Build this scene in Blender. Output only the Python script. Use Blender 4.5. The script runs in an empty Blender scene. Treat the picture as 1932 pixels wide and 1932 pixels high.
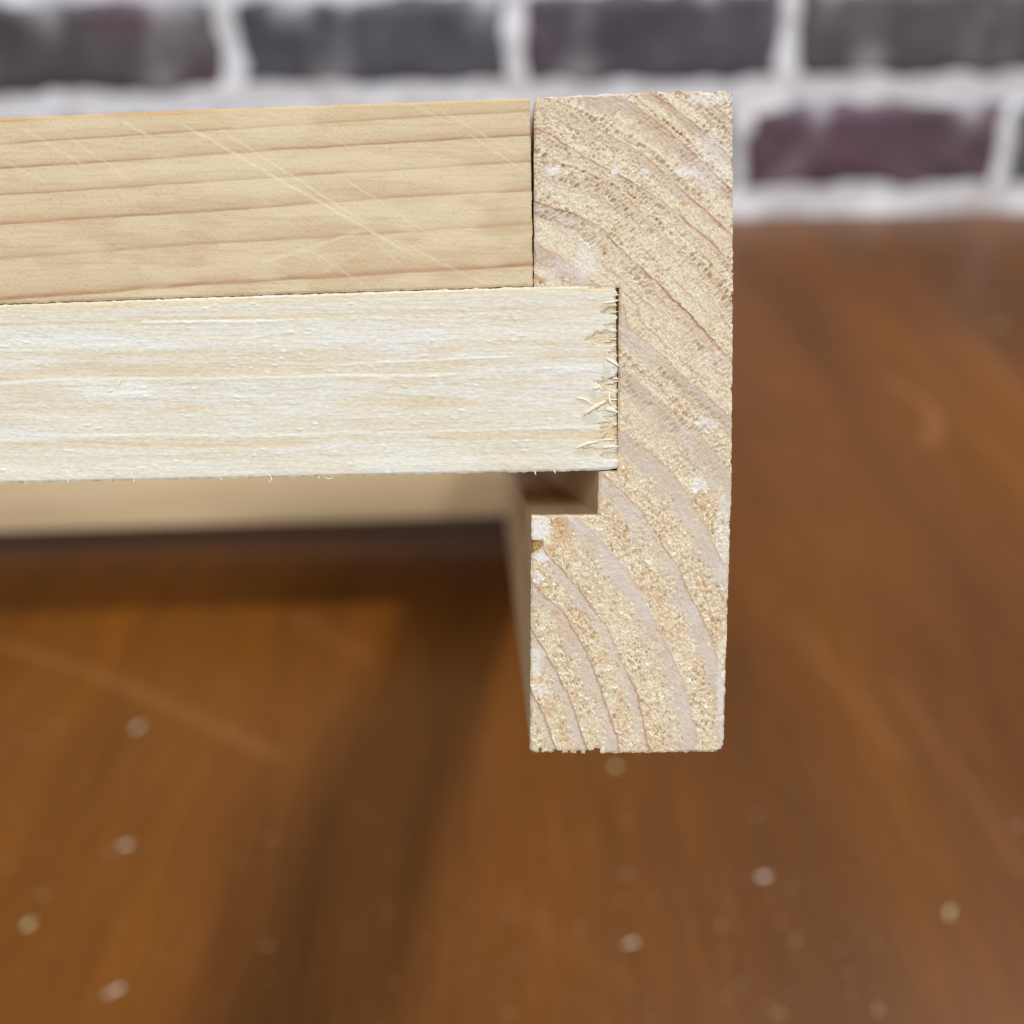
import bpy, math
import numpy as np
from mathutils import Matrix, Vector
S = bpy.context.scene
COL = S.collection
R = math.radians

# ------------------------------------------------------------------ camera
PX = 1932.0                      # pixel frame used while measuring the photograph
F = 1932.0                       # focal length in those pixels
PITCH, ROLL = R(32), R(-1.1)
H = 0.248                        # lens height over the table (m)
D = 0.0966                       # lens to the end grain (m)
cam_d = bpy.data.cameras.new('camera')
cam = bpy.data.objects.new('camera', cam_d); COL.objects.link(cam)
CAM = Matrix.Translation((0, 0, H)) @ Matrix.Rotation(R(90) - PITCH, 4, 'X') @ Matrix.Rotation(ROLL, 4, 'Z')
cam.matrix_world = CAM
cam_d.sensor_width = 36; cam_d.lens = 36
cam_d.clip_start = 0.005; cam_d.clip_end = 50
cam_d.dof.use_dof = True
cam_d.dof.focus_distance = D
cam_d.dof.aperture_fstop = 13.5
S.camera = cam

# ------------------------------------------------------------------ room light
W = bpy.data.worlds.new('World'); S.world = W; W.use_nodes = True
W.node_tree.nodes['Background'].inputs[0].default_value = (1.0, 0.98, 0.97, 1)
W.node_tree.nodes['Background'].inputs[1].default_value = 0.29

def area(name, loc, target, size, power, color):
    d = bpy.data.lights.new(name, 'AREA'); d.shape = 'DISK'; d.size = size; d.energy = power; d.color = color
    o = bpy.data.objects.new(name, d); COL.objects.link(o)
    o.location = loc
    o.rotation_euler = (Vector(target) - Vector(loc)).to_track_quat('-Z', 'Y').to_euler()
    return o
area('ceiling_lamp', (0.80, 0.54, 1.95), (0, 0.22, 0.1), 0.25, 23, (1.0, 0.982, 0.965))
area('front_lamp', (-0.42, -3.2, 3.05), (0, 0.7, 0.1), 0.95, 146, (0.90, 0.95, 1.0))

S.view_settings.view_transform = 'Standard'
S.view_settings.look = 'None'
S.view_settings.exposure = 0.0
S.view_settings.gamma = 1.0

# ------------------------------------------------------------------ helpers
def ray(px, py):
    d = CAM.to_3x3() @ Vector(((px - PX/2)/F, -(py - PX/2)/F, -1.0))
    return CAM.translation.copy(), d
def on_table(px, py, z=0.0):
    o, d = ray(px, py); return o + d*((z - o.z)/d.z)
def on_wall(px, py, y):
    o, d = ray(px, py); return o + d*((y - o.y)/d.y)

# frame axes, measured from the vanishing point of the grooves
VP = (940.0, 830.0)
ax = np.array([(VP[0]-PX/2)/F, -(VP[1]-PX/2)/F, -1.0]); ax /= np.linalg.norm(ax)
ZL = -ax
XL = np.cross([0, 1, 0], ZL); XL /= np.linalg.norm(XL)
YL = np.cross(ZL, XL)
ORG = D*np.array([(1180-PX/2)/F, -(800-PX/2)/F, -1.0])
MM = 0.001
def front(px, py, z=0.0):
    """pixel measured in the photograph -> X, Y (mm) on the frame's front plane (z mm behind it when negative)"""
    px = np.asarray(px, float); py = np.asarray(py, float)
    d = np.stack([(px-PX/2)/F, -(py-PX/2)/F, -np.ones_like(px)], -1)
    o = ORG + ZL*z*MM
    t = (o @ ZL)/(d @ ZL)
    p = d*t[..., None] - o
    return (p @ XL)/MM, (p @ YL)/MM
M_local = Matrix(((XL[0], YL[0], ZL[0], ORG[0]), (XL[1], YL[1], ZL[1], ORG[1]), (XL[2], YL[2], ZL[2], ORG[2]), (0, 0, 0, 1)))
FRAME_M = CAM @ M_local @ Matrix.Scale(1, 4)

def h2(ix, iy, seed):
    n = (ix.astype(np.int64)*374761393 + iy.astype(np.int64)*668265263 + seed*974634777) & 0xffffffff
    n = ((n ^ (n >> 13))*1274126177) & 0xffffffff
    n = ((n ^ (n >> 16))*2246822519) & 0xffffffff
    return ((n ^ (n >> 15)) & 0xffffff)/float(0xffffff)
def vn(x, y, seed=0):
    x = np.asarray(x, float); y = np.asarray(y, float)
    c, s = math.cos(seed*1.7+.4), math.sin(seed*1.7+.4)
    ix = np.floor(x); iy = np.floor(y); fx = x-ix; fy = y-iy
    fx = fx*fx*(3-2*fx); fy = fy*fy*(3-2*fy)
    a = h2(ix, iy, seed); b = h2(ix+1, iy, seed); e = h2(ix, iy+1, seed); g = h2(ix+1, iy+1, seed)
    return (a*(1-fx)+b*fx)*(1-fy) + (e*(1-fx)+g*fx)*fy
def fbm(x, y, seed=0, o=4, gain=.5):
    r = 0; a = 1; t = 0
    for k in range(o):
        c, s = math.cos(k*1.1), math.sin(k*1.1)
        kx, ky = (x*c-y*s, x*s+y*c) if k else (x, y)
        r = r + a*vn(kx*2.03**k, ky*2.03**k, seed+k*17); t += a; a *= gain
    return r/t
def sbm(x, y, seed=0, o=4, gain=.5):          # keeps its stretch direction
    r = 0; a = 1; t = 0
    for k in range(o):
        r = r + a*vn(x*2.03**k + k*7.3, y*2.03**k + k*3.1, seed+k*17); t += a; a *= gain
    return r/t
def cell(x, y, seed=0):
    """distance to the nearest jittered cell point, and a random value of that cell"""
    ix = np.floor(x); iy = np.floor(y)
    best = np.full(x.shape, 9.0); val = np.zeros(x.shape)
    for dx in (-1, 0, 1):
        for dy in (-1, 0, 1):
            cx = ix+dx; cy = iy+dy
            d = np.hypot(cx + h2(cx, cy, seed) - x, cy + h2(cx, cy, seed+1) - y)
            m = d < best
            best = np.where(m, d, best); val = np.where(m, h2(cx, cy, seed+2), val)
    return best, val
def ss(a, b, x):
    t = np.clip((x-a)/(b-a), 0, 1); return t*t*(3-2*t)
def lin(r, g, b):
    c = np.array([r, g, b])/255.0
    return np.where(c <= .04045, c/12.92, ((c+.055)/1.055)**2.4)
def mix(c, col, f):
    return c*(1-f[..., None]) + np.asarray(col)*f[..., None]
def mesh_np(name, verts, faces, mats, fmat=None, smooth=None, colors=None, parent=None, link=True):
    me = bpy.data.meshes.new(name)
    verts = np.asarray(verts, np.float32); 
    nv = len(verts)
    me.vertices.add(nv); me.vertices.foreach_set('co', verts.ravel())
    tot = [np.asarray(f, np.int32) for f in faces]        # list of (n,k) arrays
    nl = sum(f.size for f in tot); nf = sum(len(f) for f in tot)
    me.loops.add(nl); me.polygons.add(nf)
    me.loops.foreach_set('vertex_index', np.concatenate([f.ravel() for f in tot]))
    sizes = np.concatenate([np.full(len(f), f.shape[1], np.int32) for f in tot])
    me.polygons.foreach_set('loop_start', np.concatenate([[0], np.cumsum(sizes)[:-1]]).astype(np.int32))
    if fmat is not None: me.polygons.foreach_set('material_index', np.asarray(fmat, np.int32))
    if smooth is not None: me.polygons.foreach_set('use_smooth', np.asarray(smooth, bool))
    for m in mats: me.materials.append(m)
    if colors is not None:
        a = me.color_attributes.new('tone', 'FLOAT_COLOR', 'POINT')
        c = np.ones((nv, 4), np.float32); c[:, :3] = colors
        a.data.foreach_set('color', c.ravel())
    me.update(calc_edges=True); me.validate()
    o = bpy.data.objects.new(name, me)
    if link: COL.objects.link(o)
    if parent is not None: o.parent = parent
    return o
def tag(o, label, cat=None, group=None, kind=None):
    if label: o['label'] = label
    if cat: o['category'] = cat
    if group: o['group'] = group
    if kind: o['kind'] = kind
    return o

# ------------------------------------------------------------------ materials
def new_mat(name):
    m = bpy.data.materials.new(name); m.use_nodes = True
    nt = m.node_tree
    return m, nt, nt.nodes['Principled BSDF']
def N(nt, t, **kw):
    n = nt.nodes.new(t)
    for k, v in kw.items():
        if k in n.inputs.keys(): n.inputs[k].default_value = v
        else: setattr(n, k, v)
    return n
def tone_mat(name, rough=.7, spec=.25, bump_scale=9000, bump=.25, bump_dist=2e-5, stretch=(1, 1, 1), sss=0.0):
    """colour from the surface's own tone attribute, varied by fine noise, with a fine relief"""
    m, nt, p = new_mat(name); L = nt.links.new
    at = N(nt, 'ShaderNodeAttribute', attribute_name='tone')
    tc = N(nt, 'ShaderNodeTexCoord'); mp = N(nt, 'ShaderNodeMapping'); mp.inputs['Scale'].default_value = stretch
    L(tc.outputs['Object'], mp.inputs['Vector'])
    nz = N(nt, 'ShaderNodeTexNoise', Scale=bump_scale, Detail=3.0, Roughness=.6)
    L(mp.outputs[0], nz.inputs['Vector'])
    mr = N(nt, 'ShaderNodeMapRange'); mr.inputs['To Min'].default_value = .86; mr.inputs['To Max'].default_value = 1.14
    mr.inputs['From Min'].default_value = .25; mr.inputs['From Max'].default_value = .75
    L(nz.outputs['Fac'], mr.inputs['Value'])
    mx = N(nt, 'ShaderNodeVectorMath', operation='SCALE')
    L(at.outputs['Color'], mx.inputs[0]); L(mr.outputs[0], mx.inputs['Scale'])
    L(mx.outputs[0], p.inputs['Base Color'])
    bp = N(nt, 'ShaderNodeBump', Strength=bump, Distance=bump_dist)
    L(nz.outputs['Fac'], bp.inputs['Height']); L(bp.outputs[0], p.inputs['Normal'])
    p.inputs['Roughness'].default_value = rough
    p.inputs['Specular IOR Level'].default_value = spec
    return m
def grain_mat(name, c1, c2, c3, scale=(260, 260, 14)):
    """planed softwood seen along its length"""
    m, nt, p = new_mat(name); L = nt.links.new
    tc = N(nt, 'ShaderNodeTexCoord'); mp = N(nt, 'ShaderNodeMapping'); mp.inputs['Scale'].default_value = scale
    L(tc.outputs['Object'], mp.inputs['Vector'])
    nz = N(nt, 'ShaderNodeTexNoise', Scale=1.0, Detail=5.0, Roughness=.55, Distortion=.3)
    L(mp.outputs[0], nz.inputs['Vector'])
    cr = N(nt, 'ShaderNodeValToRGB'); e = cr.color_ramp.elements
    e[0].position = .3; e[0].color = (*lin(*c1), 1); e[1].position = .72; e[1].color = (*lin(*c3), 1)
    k = e.new(.52); k.color = (*lin(*c2), 1)
    L(nz.outputs['Fac'], cr.inputs['Fac']); L(cr.outputs[0], p.inputs['Base Color'])
    bp = N(nt, 'ShaderNodeBump', Strength=.2, Distance=1e-4)
    L(nz.outputs['Fac'], bp.inputs['Height']); L(bp.outputs[0], p.inputs['Normal'])
    p.inputs['Roughness'].default_value = .65; p.inputs['Specular IOR Level'].default_value = .25
    return m
M_END = tone_mat('sawn_end_grain', rough=.75, spec=.2, bump_scale=11000, bump=.3)
M_TAN = tone_mat('planed_tan_wood', rough=.6, spec=.25, bump_scale=7000, bump=.2)
M_PALE = tone_mat('rough_sawn_pale_wood', rough=.75, spec=.25, bump_scale=6000, bump=.35, stretch=(.3, 1, 1))
M_SIDE = grain_mat('board_side_wood', (208, 184, 148), (214, 192, 158), (196, 166, 128))
M_RAILSIDE = grain_mat('rail_side_wood', (222, 198, 152), (230, 208, 164), (206, 176, 126), scale=(14, 260, 260))
M_SPLINT = grain_mat('torn_splinter_wood', (238, 228, 200), (242, 234, 210), (230, 216, 184), scale=(400, 900, 900))

# ------------------------------------------------------------------ table
TX0, TX1, TY0, TY1 = -0.9, 0.9, -0.12, 0.0
WALL_Y = on_table(1650, 404).y
TY1 = WALL_Y
step = .003
gx = np.arange(TX0, TX1+1e-6, step); gy = np.linspace(TY0, TY1, int((TY1-TY0)/step)+1)
X, Y = np.meshgrid(gx, gy)
c = np.zeros(X.shape+(3,)) + lin(113, 67, 23)
s1 = sbm(X*26, Y*2.2, 5, 4, .55); s2 = sbm(X*70, Y*4, 6, 3); b1 = fbm(X*9, Y*6, 8, 3)
c = mix(c, lin(82, 47, 13), ss(.5, .8, s1)*.7)
c = mix(c, lin(134, 78, 16), ss(.5, .25, s1)*.6)
c = mix(c, lin(95, 55, 16), ss(.5, .75, s2)*.45)
c = mix(c, lin(101, 61, 22), ss(.5, .75, b1)*.5)
c = mix(c, lin(120, 72, 13), ss(.55, .3, b1)*.35)
def seg(a, b, w):
    a = on_table(*a); b = on_table(*b)
    vx, vy = b.x-a.x, b.y-a.y; l2 = vx*vx+vy*vy
    t = np.clip(((X-a.x)*vx+(Y-a.y)*vy)/l2, 0, 1)
    return ss(w, w*.3, np.hypot(X-a.x-t*vx, Y-a.y-t*vy))
scr = np.maximum(seg((-150, 1165), (230, 1290), .0035), seg((230, 1290), (520, 1425), .0035))
c = mix(c, lin(165, 112, 66), scr*.25)
for a, b, w, f in (((560, 1165), (690, 1240), .005, .35), ((1830, 620), (1932, 760), .008, .2), ((1690, 1290), (1932, 1640), .006, .25), ((960, 1700), (1190, 1860), .004, .2), ((1500, 1180), (1700, 1420), .008, .2)):
    c = mix(c, lin(150, 102, 62), seg(a, b, w)*f*.6)
k = on_table(1655, 770); ang = np.arctan2(Y-k.y, X-k.x); rr = np.hypot(X-k.x, (Y-k.y)*.62)
k2 = on_table(1752, 770); r0 = abs(k2.x-k.x)
ring = ss(.0055, .0015, np.abs(rr-r0))*ss(-1.5, -1.1, ang)*ss(1.35, .9, ang)
c = mix(c, lin(160, 104, 66), ring*.45)
nx, ny = len(gx), len(gy)
idx = np.arange(nx*ny).reshape(ny, nx)
top_f = np.stack([idx[:-1, :-1], idx[:-1, 1:], idx[1:, 1:], idx[1:, :-1]], -1).reshape(-1, 4)
Z = (fbm(X*14, Y*5, 12, 2)-.5)*.0002
v = np.stack([X, Y, Z], -1).reshape(-1, 3)
base = len(v); th = .028
v = np.vstack([v, [[TX0, TY0, -th], [TX1, TY0, -th], [TX1, TY1, -th], [TX0, TY1, -th], [TX0, TY0, 0], [TX1, TY0, 0], [TX1, TY1, 0], [TX0, TY1, 0]]])
q = np.array([[0, 3, 2, 1], [0, 1, 5, 4], [1, 2, 6, 5], [2, 3, 7, 6], [3, 0, 4, 7]])+base
cc = np.vstack([c.reshape(-1, 3), np.tile(lin(92, 50, 22), (8, 1))])
mt, nt, p = new_mat('varnished_table_wood'); L = nt.links.new
at = N(nt, 'ShaderNodeAttribute', attribute_name='tone')
tc = N(nt, 'ShaderNodeTexCoord'); mp = N(nt, 'ShaderNodeMapping'); mp.inputs['Scale'].default_value = (420, 26, 26)
L(tc.outputs['Object'], mp.inputs['Vector'])
nz = N(nt, 'ShaderNodeTexNoise', Scale=1.0, Detail=4.0); L(mp.outputs[0], nz.inputs['Vector'])
mr = N(nt, 'ShaderNodeMapRange'); mr.inputs['To Min'].default_value = .8; mr.inputs['To Max'].default_value = 1.2
mr.inputs['From Min'].default_value = .25; mr.inputs['From Max'].default_value = .75
L(nz.outputs['Fac'], mr.inputs['Value'])
mx = N(nt, 'ShaderNodeVectorMath', operation='SCALE'); L(at.outputs['Color'], mx.inputs[0]); L(mr.outputs[0], mx.inputs['Scale'])
L(mx.outputs[0], p.inputs['Base Color'])
p.inputs['Roughness'].default_value = .4; p.inputs['Specular IOR Level'].default_value = .14
p.inputs['Coat Weight'].default_value = .26; p.inputs['Coat Roughness'].default_value = .28
n2 = N(nt, 'ShaderNodeTexNoise', Scale=28.0, Detail=3.0); L(tc.outputs['Object'], n2.inputs['Vector'])
mr2 = N(nt, 'ShaderNodeMapRange'); mr2.inputs['To Min'].default_value = .2; mr2.inputs['To Max'].default_value = .45
L(n2.outputs['Fac'], mr2.inputs['Value']); L(mr2.outputs[0], p.inputs['Coat Roughness'])
table = mesh_np('table', v, [top_f, q], [mt], smooth=np.r_[np.ones(len(top_f)), np.zeros(5)], colors=cc)
tag(table, 'brown varnished wooden tabletop with scratches and sawdust crumbs in front of the brick wall', 'table')

# ------------------------------------------------------------------ brick wall
wall = bpy.data.objects.new('brick_wall', None); COL.objects.link(wall)
wall.location = (0, WALL_Y, 0)
tag(wall, 'dark purple grey brick wall with thick white mortar joints behind the table', 'wall')
def wz(py, px=1000): return on_wall(px, py, WALL_Y).z
def wx(px, py): return on_wall(px, py, WALL_Y).x
z_b0, z_b1 = wz(355, 1650), wz(199, 1650)
z_r0 = wz(156, 1200); pitch_z = z_r0 - z_b0; bh = z_b1 - z_b0
mm_, nt, p = new_mat('white_mortar'); L = nt.links.new
tc = N(nt, 'ShaderNodeTexCoord'); nz = N(nt, 'ShaderNodeTexNoise', Scale=60.0, Detail=6.0, Roughness=.65); L(tc.outputs['Object'], nz.inputs['Vector'])
cr = N(nt, 'ShaderNodeValToRGB'); e = cr.color_ramp.elements
e[0].position = .3; e[0].color = (*lin(222, 220, 222), 1); e[1].position = .55; e[1].color = (*lin(246, 246, 250), 1)
L(nz.outputs['Fac'], cr.inputs['Fac']); L(cr.outputs[0], p.inputs['Base Color']); p.inputs['Roughness'].default_value = .9
bp = N(nt, 'ShaderNodeBump', Strength=.5, Distance=.002); L(nz.outputs['Fac'], bp.inputs['Height']); L(bp.outputs[0], p.inputs['Normal'])
mb, nt, p = new_mat('dark_glazed_brick'); L = nt.links.new
at = N(nt, 'ShaderNodeAttribute', attribute_name='tone')
tc = N(nt, 'ShaderNodeTexCoord'); nz = N(nt, 'ShaderNodeTexNoise', Scale=35.0, Detail=5.0, Roughness=.6); L(tc.outputs['Object'], nz.inputs['Vector'])
mr = N(nt, 'ShaderNodeMapRange'); mr.inputs['To Min'].default_value = .7; mr.inputs['To Max'].default_value = 1.3
mr.inputs['From Min'].default_value = .3; mr.inputs['From Max'].default_value = .7
L(nz.outputs['Fac'], mr.inputs['Value'])
mx = N(nt, 'ShaderNodeVectorMath', operation='SCALE'); L(at.outputs['Color'], mx.inputs[0]); L(mr.outputs[0], mx.inputs['Scale'])
L(mx.outputs[0], p.inputs['Base Color']); p.inputs['Roughness'].default_value = .5
bp = N(nt, 'ShaderNodeBump', Strength=.5, Distance=.0015); L(nz.outputs['Fac'], bp.inputs['Height']); L(bp.outputs[0], p.inputs['Normal'])
pitch_x = wx(1487, 120) - wx(968, 120)
joint = pitch_z - bh
rng = np.random.RandomState(4)
def brick(x0, x1, z0, z1, tone, seed):
    nxb, nzb = 40, 16
    u = np.linspace(0, 1, nxb); w = np.linspace(0, 1, nzb)
    U, Wv = np.meshgrid(u, w)
    bx = x0+(x1-x0)*U; bz = z0+(z1-z0)*Wv
    ed = np.minimum.reduce([(bx-x0), (x1-bx), (bz-z0), (z1-bz)])
    bx = bx + (fbm(bx*45, bz*45, seed, 3)-.5)*.010*ss(.02, 0, ed); bz = bz + (fbm(bx*45+9, bz*45, seed+3, 3)-.5)*.010*ss(.02, 0, ed)
    yy = -.004 + .006*ss(.008, 0, ed)**2 + (fbm(bx*40, bz*40, seed+5, 3)-.5)*.003
    col = np.zeros(U.shape+(3,)) + np.array(tone)
    n = fbm(bx*22, bz*26, seed+7, 4)
    col = mix(col, np.array(tone)*.55, ss(.5, .7, n)*.6)
    col = mix(col, lin(104, 72, 88), ss(.54, .72, fbm(bx*14+5, bz*18, seed+9, 3))*.45)
    sm = ss(.56, .74, fbm(bx*32, bz*11, seed+11, 4))*(.25+.75*ss(.028, .0, ed))
    col = mix(col, lin(190, 188, 192), sm*.7)
    f = np.stack([bx, yy, bz], -1).reshape(-1, 3)
    b = np.array([[x0, .07, z0], [x1, .07, z0], [x1, .07, z1], [x0, .07, z1]])
    i = np.arange(nxb*nzb).reshape(nzb, nxb)
    q = np.stack([i[:-1, :-1], i[:-1, 1:], i[1:, 1:], i[1:, :-1]], -1).reshape(-1, 4)
    n0 = nxb*nzb
    q2 = [[n0, n0+1, i[0, -1], i[0, 0]], [n0+1, n0+2, i[-1, -1], i[0, -1]], [n0+2, n0+3, i[-1, 0], i[-1, -1]], [n0+3, n0, i[0, 0], i[-1, 0]], [n0+3, n0+2, n0+1, n0]]
    cb = np.vstack([col.reshape(-1, 3), np.tile(tone, (4, 1))])
    mesh_np('brick', np.vstack([f, b]), [q, np.array(q2)], [mb], smooth=np.r_[np.ones(len(q)), np.zeros(5)], colors=cb, parent=wall)
rows = []
rows.append((z_b0, z_b1, wx(1397, 280)))
rows.append((z_r0, z_r0+bh, wx(968, 120)))
rows.append((z_r0+pitch_z, z_r0+pitch_z+bh, wx(1300, -50)))
rows.append((z_r0+2*pitch_z, z_r0+2*pitch_z+bh, wx(900, -50)))
tones = [lin(86, 86, 94), lin(90, 82, 92), lin(82, 84, 90), lin(92, 87, 92), lin(84, 90, 92)]
seed = 20
for ri, (a, b, x0) in enumerate(rows):
    for k in range(-4, 4):
        xl_ = x0 + k*pitch_x + joint*.31 + rng.uniform(-.004, .004); xr_ = x0+(k+1)*pitch_x - joint*.31 + rng.uniform(-.004, .004)
        if xr_ < TX0 or xl_ > TX1: continue
        tone = lin(102, 80, 92) if (ri == 0 and k == 0) else tones[rng.randint(len(tones))]
        brick(xl_, xr_, a + rng.uniform(-.002, .002), b + rng.uniform(-.002, .002), tone, seed); seed += 31
gx = np.arange(TX0, TX1+1e-6, .006); gz = np.arange(0.0, rows[-1][1]+.03, .004)
X, Zw = np.meshgrid(gx, gz)
Yw = .0005 + (fbm(X*30, Zw*42, 77, 4)-.5)*.010
i = np.arange(X.size).reshape(X.shape)
q = np.stack([i[:-1, :-1], i[:-1, 1:], i[1:, 1:], i[1:, :-1]], -1).reshape(-1, 4)
mesh_np('mortar', np.stack([X, Yw, Zw], -1).reshape(-1, 3), [q], [mm_], smooth=np.ones(len(q)), parent=wall)

# ------------------------------------------------------------------ the joined wooden frame
frame = bpy.data.objects.new('wooden_frame', None); COL.objects.link(frame)
frame.matrix_world = FRAME_M
tag(frame, 'pale pine frame corner held over the table, end grain facing the lens', 'wooden frame')
LEN = 372.0

def polyfit2(x, y, u, deg):
    cx, cy, sx, sy = x.mean(), y.mean(), x.std(), y.std()
    pw = [(a, b) for a in range(deg+1) for b in range(deg+1-a)]
    A = np.stack([((x-cx)/sx)**a*((y-cy)/sy)**b for a, b in pw], -1)
    co, *_ = np.linalg.lstsq(A, u, rcond=None)
    return lambda X, Y: sum(k*((X-cx)/sx)**a*((Y-cy)/sy)**b for k, (a, b) in zip(co, pw))

# growth rings of the end grain, read off the photograph (pixels of the 1932 frame)
def z1(p): return [((1500+a/2.415)*.62891, (200+b/2.415)*.62891) for a, b in p]
def z2(p): return [((1500+a/2.415)*.62891, (1000+b/2.415)*.62891) for a, b in p]
def z3(p): return [((1500+a/2.415)*.62891, (1700+b/2.415)*.62891) for a, b in p]
RINGS = [
    z3([(270, 980), (340, 1100), (410, 1340)]),
    z3([(260, 490), (370, 680), (480, 880), (560, 1060), (620, 1280)]),
    z3([(250, 130), (480, 340), (590, 530), (680, 730), (770, 960), (850, 1200), (880, 1340)]),
    z2([(350, 1640), (500, 1750), (640, 1920)]) + z3([(430, 0), (600, 190), (760, 410), (870, 630), (930, 750), (1010, 960), (1090, 1330)]),
    z2([(550, 1350), (750, 1480), (850, 1650), (1000, 1850)]) + z3([(900, 0), (1100, 330), (1220, 560), (1300, 760), (1370, 980), (1440, 1200)]),
    z2([(740, 1020), (950, 1180), (1100, 1370), (1200, 1550), (1330, 1750)]) + z3([(1350, 130), (1450, 330), (1530, 480), (1600, 730)]),
    z2([(870, 700), (1050, 830), (1200, 960), (1330, 1100), (1450, 1310), (1560, 1520), (1640, 1720)]),
    z2([(900, 250), (1100, 440), (1300, 610), (1500, 760), (1660, 1010)]),
    z2([(960, 0), (1150, 130), (1350, 330), (1500, 440), (1660, 600)]),
    z1([(270, 990), (500, 1040), (720, 1150), (900, 1330), (1080, 1500), (1300, 1720), (1500, 1930)]) + z2([(1680, 190)]),
    z1([(450, 790), (800, 870), (1000, 1000), (1150, 1170), (1400, 1400), (1680, 1700)]),
    z1([(270, 430), (520, 590), (780, 760), (1050, 910), (1250, 1010), (1400, 1130), (1550, 1260), (1680, 1420)]),
    z1([(500, 340), (700, 440), (900, 540), (1130, 700), (1310, 900), (1500, 1060), (1680, 1230)]),
    z1([(880, 190), (980, 270), (1200, 440), (1400, 620), (1680, 890)]),
    z1([(1100, 180), (1200, 250), (1400, 400), (1600, 580), (1690, 670)]),
    z1([(1400, 170), (1550, 270), (1690, 400)]),
]
CX, CY = 123., 1585.
px_, py_, uu_ = [], [], []
for kk, pts in enumerate(RINGS):
    for a, b in pts: px_.append(a); py_.append(b); uu_.append(kk+1.0)
px_, py_, uu_ = [], [], []
for kk, pts in enumerate(RINGS):
    P = np.array(pts, float); L_ = np.r_[0, np.cumsum(np.hypot(*np.diff(P, axis=0).T))]
    n = int(L_[-1]/9)+2; tt = np.linspace(0, L_[-1], n)
    qx, qy = np.interp(tt, L_, P[:, 0]), np.interp(tt, L_, P[:, 1])
    for _ in range(6):
        qx[1:-1] = (qx[:-2]+2*qx[1:-1]+qx[2:])/4; qy[1:-1] = (qy[:-2]+2*qy[1:-1]+qy[2:])/4
    px_ += list(qx); py_ += list(qy); uu_ += [kk+1.0]*n
px_, py_, uu_ = map(np.array, (px_, py_, uu_))
ringpoly = polyfit2(px_, py_, uu_, 4)
res = uu_ - ringpoly(px_, py_)
def ringfn(PXX, PYY):
    gx_ = np.arange(980, 1410, 7.); gy_ = np.arange(150, 1440, 7.)
    A, B = np.meshgrid(gx_, gy_); w = np.zeros(A.shape)+.25; r = np.zeros(A.shape)
    for a, b, e in zip(px_, py_, res):
        k = np.exp(-((A-a)**2+(B-b)**2)/(2*17.0**2)); w += k; r += k*e
    r /= w
    fx = (PXX-980)/7; fy = (PYY-150)/7; ix = np.clip(fx.astype(int), 0, len(gx_)-2); iy = np.clip(fy.astype(int), 0, len(gy_)-2); fx = fx-ix; fy = fy-iy
    return ringpoly(PXX, PYY) + (r[iy, ix]*(1-fx)+r[iy, ix+1]*fx)*(1-fy) + (r[iy+1, ix]*(1-fx)+r[iy+1, ix+1]*fx)*fy
# each ring's share of smooth latewood, its strength, and the strength of its sharp outer line
RP = np.array([(.45, .7, 1), (.4, .8, .95), (.45, 1, .95), (.35, .9, 1), (.45, 1, .35), (.4, .9, .7), (.5, .9, .55), (.5, .9, .25), (.4, .9, .5), (.30, .6, 1), (.24, .5, .5), (.28, .5, .9), (.30, .6, .85), (.42, 1, .9), (.38, .85, 1.2), (.4, .8, .7), (.3, .6, .5), (.3, .6, .5)])

NS, NV = 350, 1150
s = np.linspace(0, 1, NS+1); t = np.linspace(0, 1, NV+1)
SS_, TT = np.meshgrid(s, t)
yv = 175 + TT*1243
xl = np.interp(yv, [175, 540, 968, 1418], [1008, 1007.5, 1003, 1000])
xr = np.interp(yv, [160, 550, 900, 1090, 1250, 1400, 1420], [1382, 1383.5, 1380.5, 1375, 1370, 1365.5, 1365])
PXX = xl + (xr-xl)*SS_
ytop = np.interp(PXX, [1000, 1060, 1200, 1385], [183, 181, 174, 169]); ybot = np.interp(PXX, [1000, 1120, 1370], [1420, 1421, 1418])
PYY = ytop + (ybot-ytop)*TT
# notches, as index ranges
cs = lambda x, y: int(round((x - np.interp(y, [175, 540, 968, 1418], [1008, 1007.5, 1003, 1000]))/376.5*NS))
cv = lambda y: int(round((y-175)/1243*NV))
act = np.ones((NV, NS), bool)
act[cv(540.5):cv(886.5), :cs(1167.5, 700)] = False
act[cv(886.5):cv(968.0), :cs(1129.5, 920)] = False
# chip torn out of the lip, and the ragged lower edge
ci, cj = np.meshgrid(np.arange(NV)+.5, np.arange(NS)+.5, indexing='ij')
cpx = (PXX[:-1, :-1]+PXX[1:, 1:])/2; cpy = (PYY[:-1, :-1]+PYY[1:, 1:])/2
wob = (vn(cpx*.11, cpy*.11, 3)-.5)*5 + (vn(cpx*.3, cpy*.3, 4)-.5)*2.5
act &= ~((cpx < 1006+wob*.6) & (np.abs(cpy-1033+ (cpx-1000)*.25) < 8+wob*.8))
act &= ~((cpy > 1412+wob*.7) & (cpx > 1122) & (cpx < 1133))
act &= ~((cpy > 1416+wob*.5) & (cpx > 1040) & (cpx < 1122) & (vn(cpx*.12, cpy*0, 8) > .45))
act &= ~((cpy > 1414) & (cpx > 1018+wob*.3) & (cpx < 1022+wob*.3))
dx, dy = cpx-1347, cpy-1400
act &= ~((dx > 0) & (dy > 0) & (np.hypot(dx, dy) > 19+wob*.4))
dx, dy = 1021-cpx, 191-cpy
act &= ~((dx > 0) & (dy > 0) & (np.hypot(dx, dy) > 12+wob*.5))
act &= ~((cpy < 174+wob*.3) & (vn(cpx*.05, cpy*0, 9) > .62))
dx, dy = 1010-cpx, cpy-1408
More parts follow.
